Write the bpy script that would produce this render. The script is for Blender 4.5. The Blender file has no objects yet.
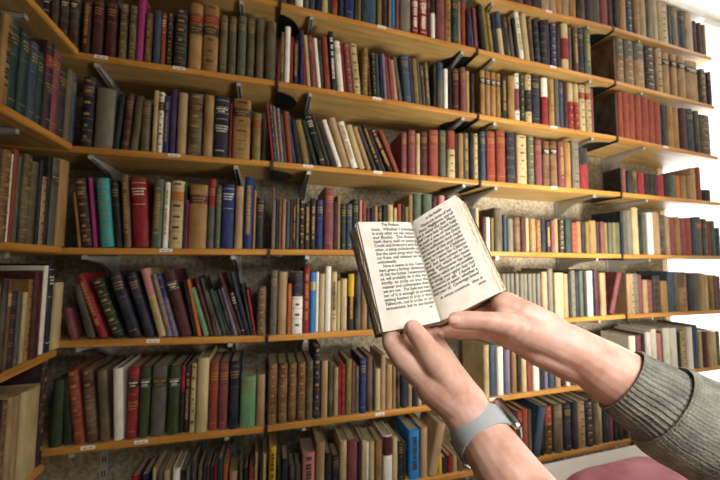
import bpy, math, random, re
from mathutils import Vector, Matrix
PI = math.pi
SC = bpy.context.scene
COL = SC.collection
random.seed(7)

# ------------------------------------------------------------------ camera
W, H, F = 720.0, 480.0, 316.9
YAW, PIT, ROL = math.radians(16.136), math.radians(3.652), math.radians(0.491)
D = 1.2                       # distance from the camera to the front edge of the wall shelves (m)
CAM = Vector((0, 0, 1.5))
_r = Vector((math.cos(YAW), -math.sin(YAW), 0))
FWD = Vector((math.sin(YAW) * math.cos(PIT), math.cos(YAW) * math.cos(PIT), math.sin(PIT)))
_u = _r.cross(FWD)
RGT = _r * math.cos(ROL) + _u * math.sin(ROL)
UPV = -_r * math.sin(ROL) + _u * math.cos(ROL)

def ray(u, v):
    return RGT * ((u - W / 2) / F) + UPV * (-(v - H / 2) / F) + FWD

def P(u, v, d):
    """point d metres in front of the lens plane, seen at (u, v)"""
    return CAM + ray(u, v) * d

def on_y(u, v, Y):
    r = ray(u, v); return CAM + r * (Y / r.y)

def on_x(u, v, X):
    r = ray(u, v); return CAM + r * (X / r.x)

cam_d = bpy.data.cameras.new('camera')
cam = bpy.data.objects.new('camera', cam_d); COL.objects.link(cam)
cam_d.sensor_fit = 'HORIZONTAL'; cam_d.sensor_width = 36.0; cam_d.lens = F / W * 36.0
cam_d.clip_start = 0.02; cam_d.clip_end = 100
M = Matrix((RGT, UPV, -FWD)).transposed().to_4x4(); M.translation = CAM
cam.matrix_world = M
cam_d.dof.use_dof = True; cam_d.dof.focus_distance = 0.41; cam_d.dof.aperture_fstop = 5.6
SC.camera = cam

# ------------------------------------------------------------------ materials
def lin(h):
    h = h.lstrip('#'); o = []
    for i in (0, 2, 4):
        c = int(h[i:i + 2], 16) / 255
        o.append(c / 12.92 if c <= .04045 else ((c + .055) / 1.055) ** 2.4)
    return (*o, 1)

def new_mat(name):
    m = bpy.data.materials.new(name); m.use_nodes = True
    nt = m.node_tree; b = nt.nodes['Principled BSDF']
    return m, nt, b

def mat_plain(name, hexc, rough=.6, metal=0, spec=.5):
    m, nt, b = new_mat(name)
    b.inputs['Base Color'].default_value = lin(hexc)
    b.inputs['Roughness'].default_value = rough; b.inputs['Metallic'].default_value = metal
    b.inputs['Specular IOR Level'].default_value = spec
    return m

def noise_col(nt, b, c0, c1, scale=20, detail=4, stretch=(1, 1, 1), coord='Object', lo=.3, hi=.7, bump=0, dist=.001, rnd=0):
    N, L = nt.nodes, nt.links
    tc = N.new('ShaderNodeTexCoord'); mp = N.new('ShaderNodeMapping'); mp.inputs['Scale'].default_value = stretch
    L.new(tc.outputs[coord], mp.inputs['Vector'])
    nz = N.new('ShaderNodeTexNoise'); nz.inputs['Scale'].default_value = scale; nz.inputs['Detail'].default_value = detail
    if rnd:
        oi = N.new('ShaderNodeObjectInfo'); nz.noise_dimensions = '4D'
        mul = N.new('ShaderNodeMath'); mul.operation = 'MULTIPLY'; mul.inputs[1].default_value = 50
        L.new(oi.outputs['Random'], mul.inputs[0]); L.new(mul.outputs[0], nz.inputs['W'])
    L.new(mp.outputs[0], nz.inputs['Vector'])
    cr = N.new('ShaderNodeValToRGB'); cr.color_ramp.elements[0].position = lo; cr.color_ramp.elements[1].position = hi
    cr.color_ramp.elements[0].color = c0; cr.color_ramp.elements[1].color = c1
    L.new(nz.outputs['Fac'], cr.inputs[0]); L.new(cr.outputs[0], b.inputs['Base Color'])
    if bump:
        bp = N.new('ShaderNodeBump'); bp.inputs['Strength'].default_value = bump; bp.inputs['Distance'].default_value = dist
        L.new(nz.outputs['Fac'], bp.inputs['Height']); L.new(bp.outputs[0], b.inputs['Normal'])
    return cr, nz

def mixc(a, b, t): return tuple(a[i] * (1 - t) + b[i] * t for i in range(3)) + (1,)

# cloth / leather colours of the spines: code -> (everyday name, colour)
PAL = {
 'K': ('black', '#19191d'), 'C': ('charcoal', '#37383c'), 'G': ('grey', '#75746e'), 'g': ('pale-grey', '#928f82'),
 'W': ('white', '#e9e6dc'), 'I': ('cream', '#d0bd90'), 'T': ('tan', '#ab8550'), 't': ('beige', '#bea07a'),
 'B': ('brown', '#6b4228'), 'D': ('dark-brown', '#3b261f'), 'M': ('maroon', '#621f30'), 'm': ('plum', '#4a2644'),
 'P': ('purple', '#54407a'), 'R': ('crimson', '#a21f36'), 'r': ('brick-red', '#a4503c'), 'O': ('orange', '#c4743a'),
 'Y': ('yellow', '#dcb828'), 'y': ('mustard', '#988750'), 'o': ('olive-brown', '#6a5e40'), 'N': ('navy', '#182b4c'),
 'U': ('blue', '#223f86'), 'u': ('bright-blue', '#2c8fd0'), 'S': ('slate-blue', '#47627c'), 'E': ('teal', '#1f5458'),
 'Q': ('turquoise', '#36b2bc'), 'F': ('dark-green', '#1d4636'), 'f': ('green', '#475c38'), 'h': ('light-green', '#7cab84'),
 's': ('sage-green', '#6c7d6c'), 'k': ('pink', '#cf9290'), 'H': ('magenta', '#b23e8c'), 'l': ('lilac', '#8f88a6'),
 'A': ('calf', '#b08644'), 'c': ('chestnut', '#875c30'), 'z': ('dusty-rose', '#985660')}
BM = {}
for k, (nm, hx) in PAL.items():
    m, nt, b = new_mat('cloth_' + nm.replace(' ', '_'))
    c = lin(hx); c = tuple(x ** 1.2 * (.62 + .55 * min(1, max(c[:3]))) for x in c[:3]) + (1,); leather = k in 'AcBDITto'
    noise_col(nt, b, mixc(c, (0, 0, 0), .36 if leather else .2), mixc(c, (.9, .8, .65), .12 if leather else .04),
              scale=26 if leather else 60, detail=7, stretch=(1, 1, .45), lo=.3, hi=.68, bump=.25, dist=.0012, rnd=1)
    b.inputs['Roughness'].default_value = .45 if leather else .58
    b.inputs['Specular IOR Level'].default_value = .28
    BM[k] = m
gold = mat_plain('gold_lettering', '#ae8a48', .45, .3)
ivory = mat_plain('ivory_lettering', '#e4dfd0', .6)
inkblk = mat_plain('black_lettering', '#2a2320', .7)
m, nt, b = new_mat('page_edges'); page_m = m
noise_col(nt, b, lin('#6f6147'), lin('#bfb08c'), scale=60, detail=3, stretch=(30, 1, 1), lo=.25, hi=.75, bump=.4, dist=.0006)
b.inputs['Roughness'].default_value = .85
def wood(name, a, c, rough=.5, st=(1.2, 14, 14)):
    m, nt, b = new_mat(name)
    cr, nz = noise_col(nt, b, lin(a), lin(c), scale=3.2, detail=7, stretch=st, coord='Object', lo=.28, hi=.72, bump=.15, dist=.001, rnd=1)
    # knots
    N, L = nt.nodes, nt.links
    vo = N.new('ShaderNodeTexVoronoi'); vo.inputs['Scale'].default_value = 3.1
    tc = N.new('ShaderNodeTexCoord'); mp = N.new('ShaderNodeMapping'); mp.inputs['Scale'].default_value = (.8, 2.2, 2.2)
    L.new(tc.outputs['Object'], mp.inputs['Vector']); L.new(mp.outputs[0], vo.inputs['Vector'])
    rp = N.new('ShaderNodeValToRGB'); rp.color_ramp.elements[0].position = .03; rp.color_ramp.elements[1].position = .09
    rp.color_ramp.elements[0].color = (.62, .45, .3, 1); rp.color_ramp.elements[1].color = (1, 1, 1, 1)
    L.new(vo.outputs['Distance'], rp.inputs[0])
    mx = N.new('ShaderNodeMixRGB'); mx.blend_type = 'MULTIPLY'; mx.inputs[0].default_value = 1
    L.new(cr.outputs[0], mx.inputs[1]); L.new(rp.outputs[0], mx.inputs[2]); L.new(mx.outputs[0], b.inputs['Base Color'])
    b.inputs['Roughness'].default_value = rough; b.inputs['Specular IOR Level'].default_value = .3
    return m
pine = wood('pine_board', '#a08048', '#d0ae72', .5)
edge_m = wood('varnished_pine_edge', '#a26a2a', '#d69c4e', .3)
pine_y = wood('pine_board_side', '#a08048', '#d0ae72', .5, (14, 1.2, 14))
edge_y = wood('varnished_pine_edge_side', '#a26a2a', '#d69c4e', .3, (14, 1.2, 14))
white_m = mat_plain('white_paper', '#eeece6', .7)
steel_m = mat_plain('grey_enamelled_steel', '#b9bcbc', .35, .3)
black_m = mat_plain('black_steel', '#101216', .45)
paint_w = mat_plain('white_paint', '#eceae4', .5)
m, nt, b = new_mat('woodchip_wallpaper'); wall_m = m
noise_col(nt, b, lin('#857d6b'), lin('#b9b09a'), scale=70, detail=5, lo=.35, hi=.65, bump=.6, dist=.004); b.inputs['Roughness'].default_value = .9
m, nt, b = new_mat('floor_boards'); floor_m = m
noise_col(nt, b, lin('#5f4630'), lin('#80603f'), scale=4, detail=6, stretch=(1, 10, 1)); b.inputs['Roughness'].default_value = .5

# ------------------------------------------------------------------ mesh helpers
class MB:
    def __init__(s): s.v = []; s.f = []; s.mi = []; s.mats = []
    def m(s, mat):
        if mat not in s.mats: s.mats.append(mat)
        return s.mats.index(mat)
    def add(s, vs, fs, mat, T=None):
        k = len(s.v); i = s.m(mat)
        s.v += [tuple(T @ Vector(p)) if T else tuple(p) for p in vs]
        s.f += [tuple(k + j for j in f) for f in fs]; s.mi += [i] * len(fs)
    def box(s, a, b, mat, T=None, mats=None):
        x0, y0, z0 = a; x1, y1, z1 = b
        vs = [(x0, y0, z0), (x1, y0, z0), (x1, y1, z0), (x0, y1, z0), (x0, y0, z1), (x1, y0, z1), (x1, y1, z1), (x0, y1, z1)]
        fs = [(0, 3, 2, 1), (4, 5, 6, 7), (0, 1, 5, 4), (1, 2, 6, 5), (2, 3, 7, 6), (3, 0, 4, 7)]
        s.add(vs, fs, mat, T)
        if mats:
            for j, mm in mats.items(): s.mi[-6 + j] = s.m(mm)
    def prism(s, poly, z0, z1, mat, T=None):
        n = len(poly); vs = [(x, y, z0) for x, y in poly] + [(x, y, z1) for x, y in poly]
        fs = [tuple(range(n))[::-1], tuple(range(n, 2 * n))] + [(i, (i + 1) % n, n + (i + 1) % n, n + i) for i in range(n)]
        s.add(vs, fs, mat, T)
    def build(s, name, parent=None, smooth=False, bevel=0):
        me = bpy.data.meshes.new(name); me.from_pydata(s.v, [], s.f)
        for mm in s.mats: me.materials.append(mm)
        me.polygons.foreach_set('material_index', s.mi)
        if smooth: me.polygons.foreach_set('use_smooth', [True] * len(s.f))
        me.update()
        o = bpy.data.objects.new(name, me); COL.objects.link(o)
        if parent: o.parent = parent
        if bevel:
            bv = o.modifiers.new('bevel', 'BEVEL'); bv.width = bevel; bv.segments = 2; bv.limit_method = 'ANGLE'
        return o

def tag(o, label=None, cat=None, group=None, kind=None):
    if label: o['label'] = label
    if cat: o['category'] = cat
    if group: o['group'] = group
    if kind: o['kind'] = kind
    return o

def empty(name, loc, rot=(0, 0, 0)):
    o = bpy.data.objects.new(name, None); o.empty_display_size = .02; COL.objects.link(o)
    o.location = loc; o.rotation_euler = rot
    return o
# ------------------------------------------------------------------ the room and its shelves
X0, DEP = -0.5029 * D, 0.24            # front edge plane of the side-wall shelves, shelf depth
YW = D + DEP                            # back wall
XWALL = X0 - DEP
# top front edge of every shelf row as seen along the wall
EDGE = {
 -1: [(200, -90), (477, -8), (540, 8), (612, 26), (710, 56)],
 0: [(62, -48), (180, -23), (287, 3), (360, 19), (477, 48), (540, 61), (615, 80), (712, 105)],
 1: [(80, 52), (180, 67), (275, 80), (360, 93.5), (477, 113.5), (540, 122), (617, 136), (712, 155)],
 2: [(75, 145.5), (180, 154.5), (272, 161), (360, 167.5), (480, 180), (540, 185), (621, 192), (720, 202)],
 3: [(62, 247.5), (180, 247.5), (270, 249), (352, 250), (487, 251), (540, 252), (622, 254), (720, 256)],
 4: [(65, 341), (180, 340), (265, 336), (360, 331), (480, 323.5), (565, 317), (626, 314.5), (720, 310)],
 5: [(42, 450), (180, 437), (262, 427), (360, 415), (430, 407), (482, 399), (540, 390), (577, 385), (640, 377), (720, 366)],
 6: [(62, 540), (270, 505), (435, 477), (540, 460), (632, 439), (720, 422)]}
JOINT = [{r: u for r, u in zip(range(-1, 7), (62, 62, 80, 75, 66, 62, 44, 62))},
         {-1: 284, 0: 280, 1: 277, 2: 272, 3: 269, 4: 267, 5: 266, 6: 265},
         {-1: 478, 0: 477, 1: 478, 2: 480, 3: 481, 4: 482, 5: 482, 6: 484},
         {-1: 613, 0: 615, 1: 617, 2: 621, 3: 622, 4: 626, 5: 629, 6: 632}]
def edge_v(row, u):
    e = EDGE[row]
    if u <= e[0][0]: a, b = e[0], e[1]
    elif u >= e[-1][0]: a, b = e[-2], e[-1]
    else:
        for a, b in zip(e, e[1:]):
            if a[0] <= u <= b[0]: break
    return a[1] + (b[1] - a[1]) * (u - a[0]) / (b[0] - a[0])
XEND = on_y(715, 105, D).x
TH = .022
ORD = ['top', 'second', 'third', 'fourth', 'fifth', 'sixth', 'seventh', 'eighth']
BAY = ['left bay', 'second bay', 'third bay', 'far right bay']
FIRST = [1, 0, -1, -1]
boards = {}

def board(A, B, thick=TH, depth=DEP, mats=(pine, edge_m), name='wooden_shelf', stickers=()):
    """horizontal board whose top front edge runs from A to B (world points); depth goes to +y"""
    o = empty(name, A)
    v = B - A; L = v.length
    b = MB()
    # rounded front lip
    r = .004
    prof = [(0, -thick + r), (0, -r), (r * .3, -r * .3), (r, 0), (depth, 0), (depth, -thick), (r, -thick), (r * .3, -thick + r * .3)]
    n = len(prof)
    vs = [(0, y, z) for y, z in prof] + [(L, y, z) for y, z in prof]
    fs = [tuple(range(n)), tuple(range(n, 2 * n))[::-1]] + [(i, n + i, n + (i + 1) % n, (i + 1) % n) for i in range(n)]
    b.add(vs, fs, mats[0])
    k = b.m(mats[1])
    for j in (0, 1, 2, 7, 6): b.mi[2 + j] = k
    board_o = b.build('board', o)
    d = MB()
    # seam of the glued front lipping, seen from below
    d.box((0, .018, -thick - .0004), (L, .0186, -thick + .0005), mats[1])
    for s in stickers:
        q = MB(); q.box((s - .019, -.0007, -.0125), (s + .019, .0004, -.0015), white_m); 
        q.box((s - .013, -.0009, -.009), (s - .002, -.0006, -.007), inkblk); q.box((s + .002, -.0009, -.009), (s + .012, -.0006, -.007), inkblk)
        q.build('label_sticker', o)
    d.build('front_lipping_seam', o)
    ang = Matrix.Rotation(math.atan2(v.z, math.hypot(v.x, v.y)) * -1, 4, 'Y')
    yaw = Matrix.Rotation(math.atan2(v.y, v.x), 4, 'Z')
    o.matrix_world = Matrix.Translation(A) @ yaw @ ang
    return o

stick = {(1, 0): [101, 179], (0, 2): [473], (0, 1): [382], (1, 1): [377], (2, 0): [174], (2, 1): [308, 378], (3, 0): [166], (4, 0): [153],
         (5, 0): [88, 141], (0, 3): [], (-1, 2): [549], (0, 2): [553], (1, 2): [554], (2, 2): [554], (5, 1): [380], (5, 2): [493], (3, 2): [], (1, 3): [666]}
for row in EDGE:
    for bay in range(4):
        if row == -1 and bay < 2: continue
        uL = JOINT[bay][row]; A = on_y(uL, edge_v(row, uL), D)
        if bay < 3:
            uR = JOINT[bay + 1][row]; B = on_y(uR, edge_v(row, uR), D)
        else:
            u2 = 700; B = on_y(u2, edge_v(row, u2), D); B = A + (B - A) * ((XEND - A.x) / (B.x - A.x))
        if bay == 0:
            A = A + (B - A) * ((XWALL + .004 - A.x) / (B.x - A.x))
        g = .0035
        dv = (B - A).normalized()
        A2, B2 = A + dv * g * (bay > 0), B - dv * g * (bay < 3)
        boards[(row, bay)] = (A2, B2)
        ss = [(on_y(u, edge_v(row, u) + 2, D) - A2).length for u in stick.get((row, bay), [])]
        o = board(A2, B2, stickers=ss)
        n = row - FIRST[bay]
        if n < 0: ORDn = 'uppermost'
        lab = 'long pine shelf with varnished orange front edge, %s one down in the %s' % (ORD[n] if n >= 0 else 'uppermost', BAY[bay])
        if row == 3 and bay == 1: lab = 'pine shelf behind the top of the open book, fourth down in the second bay'
        tag(o, lab, 'shelf', 'pine shelves along the back wall')
# topmost shelf over the far right bay, its blown-out light painted as white
A = on_y(613, -24, D); B = on_y(706, 15, D)
o = board(A, B, mats=(paint_w, paint_w)); tag(o, 'white board ending in front of the bright window at the top right', 'shelf')

# side wall shelves (left), running towards the viewer
LEDGE = {1: [(35, 0), (80, 50)], 2: [(0, 101), (75, 145)], 3: [(0, 241.5), (62, 246.5)], 4: [(0, 377), (57, 349)], 5: [(27, 479), (44, 464)]}
def ledge_v(row, u):
    a, b = LEDGE[row]; return a[1] + (b[1] - a[1]) * (u - a[0]) / (b[0] - a[0])
lboards = {}
for row, (a, b) in LEDGE.items():
    A = on_x(a[0], a[1], X0); B = on_x(b[0], b[1], X0)
    zc = B.z; sl = (A.z - B.z) / (B.y - A.y)
    yB = min(B.y, D - .004)
    yA = -.25
    zA = max(min(sl, .02), -.02) * (yB - yA) + zc
    b1 = MB(); L = yB - yA; r = .004
    o = empty('wooden_shelf', (X0, yA, zA))
    prof = [(0, -TH + r), (0, -r), (-r, 0), (-DEP + .002, 0), (-DEP + .002, -TH), (-r, -TH)]
    n = len(prof); dz = zc - zA
    vs = [(x, 0, z) for x, z in prof] + [(x, L, z + dz) for x, z in prof]
    fs = [tuple(range(n))[::-1], tuple(range(n, 2 * n))] + [(i, (i + 1) % n, n + (i + 1) % n, n + i) for i in range(n)]
    b1.add(vs, fs, pine_y); k = b1.m(edge_y)
    for j in (0, 1, 5): b1.mi[2 + j] = k
    b1.build('board', o)
    lboards[row] = (yA, zA, yB, zc)
    tag(o, 'pine shelf along the left side wall, %s one from the top' % ORD[row - 1], 'shelf', 'pine shelves along the side wall')

# structure: walls, floor, ceiling, window
def slab(name, a, b, mat):
    q = MB(); q.box(a, b, mat); o = q.build(name); return tag(o, kind='structure')
XW = on_y(657, 172, YW).x               # where the back wall ends and the window begins
ZC, XR, YB = 3.35, 4.6, -2.6
slab('floor', (XWALL - .1, YB - .1, -.1), (XR + .1, YW + .8, 0), floor_m)
slab('wall_left', (XWALL - .1, YB, 0), (XWALL, YW, ZC), wall_m)
slab('wall_back', (XWALL - .1, YW, 0), (XW, YW + .12, ZC), wall_m)
slab('wall_front', (XWALL - .1, YB - .1, 0), (XR + .1, YB, ZC), wall_m)
slab('ceiling', (XWALL - .1, YB - .1, ZC), (XR + .1, YW + .8, ZC + .1), paint_w)
slab('wall_right', (XR, YB, 0), (XR + .1, YW, ZC), wall_m)
slab('wall_window', (XW, YW, 0), (XR + .1, YW + .12, .35), paint_w)
# the tall window right of the wall
q = MB()
q.box((XW, YW - .005, .35), (XW + .05, YW + .1, ZC), paint_w)
q.box((XR, YW - .005, .35), (XR + .1, YW + .1, ZC), paint_w)
q.box((XW + .05, YW + .02, .35), (XR, YW + .09, .41), paint_w)
q.box((XW + .05, YW + .02, ZC - .06), (XR, YW + .09, ZC), paint_w)
q.box((3.45, YW + .03, .41), (3.5, YW + .08, ZC - .06), paint_w)
tag(q.build('window_1'), kind='structure')
glass, nt, b = new_mat('window_glass')
N, L = nt.nodes, nt.links
tr = N.new('ShaderNodeBsdfTransparent'); gl = N.new('ShaderNodeBsdfGlossy'); gl.inputs['Roughness'].default_value = .02
mx = N.new('ShaderNodeMixShader'); mx.inputs[0].default_value = .06
L.new(tr.outputs[0], mx.inputs[1]); L.new(gl.outputs[0], mx.inputs[2]); L.new(mx.outputs[0], N['Material Output'].inputs['Surface'])
q = MB(); q.box((XW + .05, YW + .05, .41), (XR, YW + .056, ZC - .06), glass); 
pane = q.build('window_2'); tag(pane, kind='structure')

# slotted rails on the wall with their brackets
RAILU = {0: (150, 235), 1: (301, 447), 2: (502, 585), 3: (640,)}
rails = [on_y(u, v, YW).x for u, v in ((94, 262), (235, 262), (301, 262), (447, 200), (487, 262), (562, 265), (690, 262))]
rails = [-.56, -.12, rails[2], .83, 1.0, on_y(556, 212, YW).x, 1.98]
for i, X in enumerate(rails):
    q = MB(); q.box((X - .0125, YW - .012, .35), (X + .0125, YW - .0005, 3.05), steel_m)
    for k in range(52):
        z = .4 + k * .05
        q.box((X - .006, YW - .0125, z), (X - .002, YW - .0118, z + .02), black_m); q.box((X + .002, YW - .0125, z), (X + .006, YW - .0118, z + .02), black_m)
    o = q.build('wall_rail')
    tag(o, ['grey slotted steel rail on the wall at the corner of the left bay', 'grey slotted steel rail at the right of the left bay', 'grey slotted steel rail at the left of the second bay',
            'grey slotted steel rail at the right of the second bay', 'grey slotted steel rail at the left of the third bay', 'grey slotted steel rail at the right of the third bay',
            'grey slotted steel rail on the wall of the far right bay'][i], 'rail', 'slotted steel rails on the back wall')
def bracket(X, z, length=.215):
    q = MB()
    # tapering arm: tall at the wall, low at the tip, 3 mm folded steel
    for sx in (-.007, .004):
        q.add([(sx, 0, 0), (sx, -length, 0), (sx, -length, -.012), (sx, -length * .5, -.028), (sx, 0, -.085),
               (sx + .003, 0, 0), (sx + .003, -length, 0), (sx + .003, -length, -.012), (sx + .003, -length * .5, -.028), (sx + .003, 0, -.085)],
              [(0, 1, 2, 3, 4), (9, 8, 7, 6, 5), (0, 5, 6, 1), (1, 6, 7, 2), (2, 7, 8, 3), (3, 8, 9, 4), (4, 9, 5, 0)], steel_m)
    q.box((-.007, -length, -.003), (.007, 0, -.0005), steel_m)
    q.box((-.007, -length - .002, -.014), (.007, -length, -.0005), steel_m)
    o = q.build('shelf_bracket'); o.location = (X, YW - .0128, z)
    return o
for (row, bay), (A, B) in boards.items():
    for i, X in enumerate(rails):
        if A.x < X < B.x:
            z = A.z + (B.z - A.z) * (X - A.x) / (B.x - A.x) - TH - .001
            o = bracket(X, z)
            tag(o, 'grey steel bracket %s of the %s shelf in the %s' % (['at left end', 'at right end', 'at left end', 'at right end', 'at left end', 'at right end', 'halfway'][i], ORD[row - FIRST[bay]] if row >= FIRST[bay] else 'uppermost', BAY[bay]), 'bracket', 'steel shelf brackets')
# side wall brackets, their pale tips showing under the shelves
for row, (ya, za, yb, zb) in lboards.items():
    for j, Y in enumerate((.62, 1.03)):
        z = za + (zb - za) * (Y - ya) / (yb - ya) - TH - .001
        o = bracket(0, 0, .2); o.rotation_euler = (0, 0, PI / 2); o.location = (XWALL + .002, Y, z)
        tag(o, 'pale steel bracket under the %s side wall shelf, %s the corner' % (ORD[row - 1], ['away from', 'next to'][j]), 'bracket', 'side wall brackets')
# black half-round joint plates under the board joints
for row in EDGE:
    for j in (1, 2, 3):
        if (row, j) not in boards or (row, j - 1) not in boards: continue
        A = boards[(row, j)][0]; Bp = boards[(row, j - 1)][1]
        z = min(A.z, Bp.z) - TH - .0045; x = (A.x + Bp.x) / 2
        s = 1 if j == 1 else -1
        T = Matrix.Translation((x, D, z))
        q = MB(); poly = [(0, .035)] + [(s * (.082 if s > 0 else .125) * math.sin(PI * k / 14), .035 + .075 * (1 - math.cos(PI * k / 14))) for k in range(15)] 
        if s < 0: poly = poly[::-1]
        q.prism(poly, 0, .003, black_m, T)
        o = q.build('shelf_joint_plate')
        q = MB(); hh = TH + .004 + abs(A.z - Bp.z)
        q.box((-.0032, -.003, -.006), (.0032, .16, .004), black_m, T); q.box((-.0055, -.004, -.008), (.0055, -.001, hh + .003), black_m, T)
        q.build('edge_clip', o)
        tag(o, 'black half-round plate under the joint of %s and %s, %s row' % (BAY[j - 1], BAY[j], ORD[row + 1]), 'shelf joint plate', 'black joint plates under the shelves')
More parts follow.
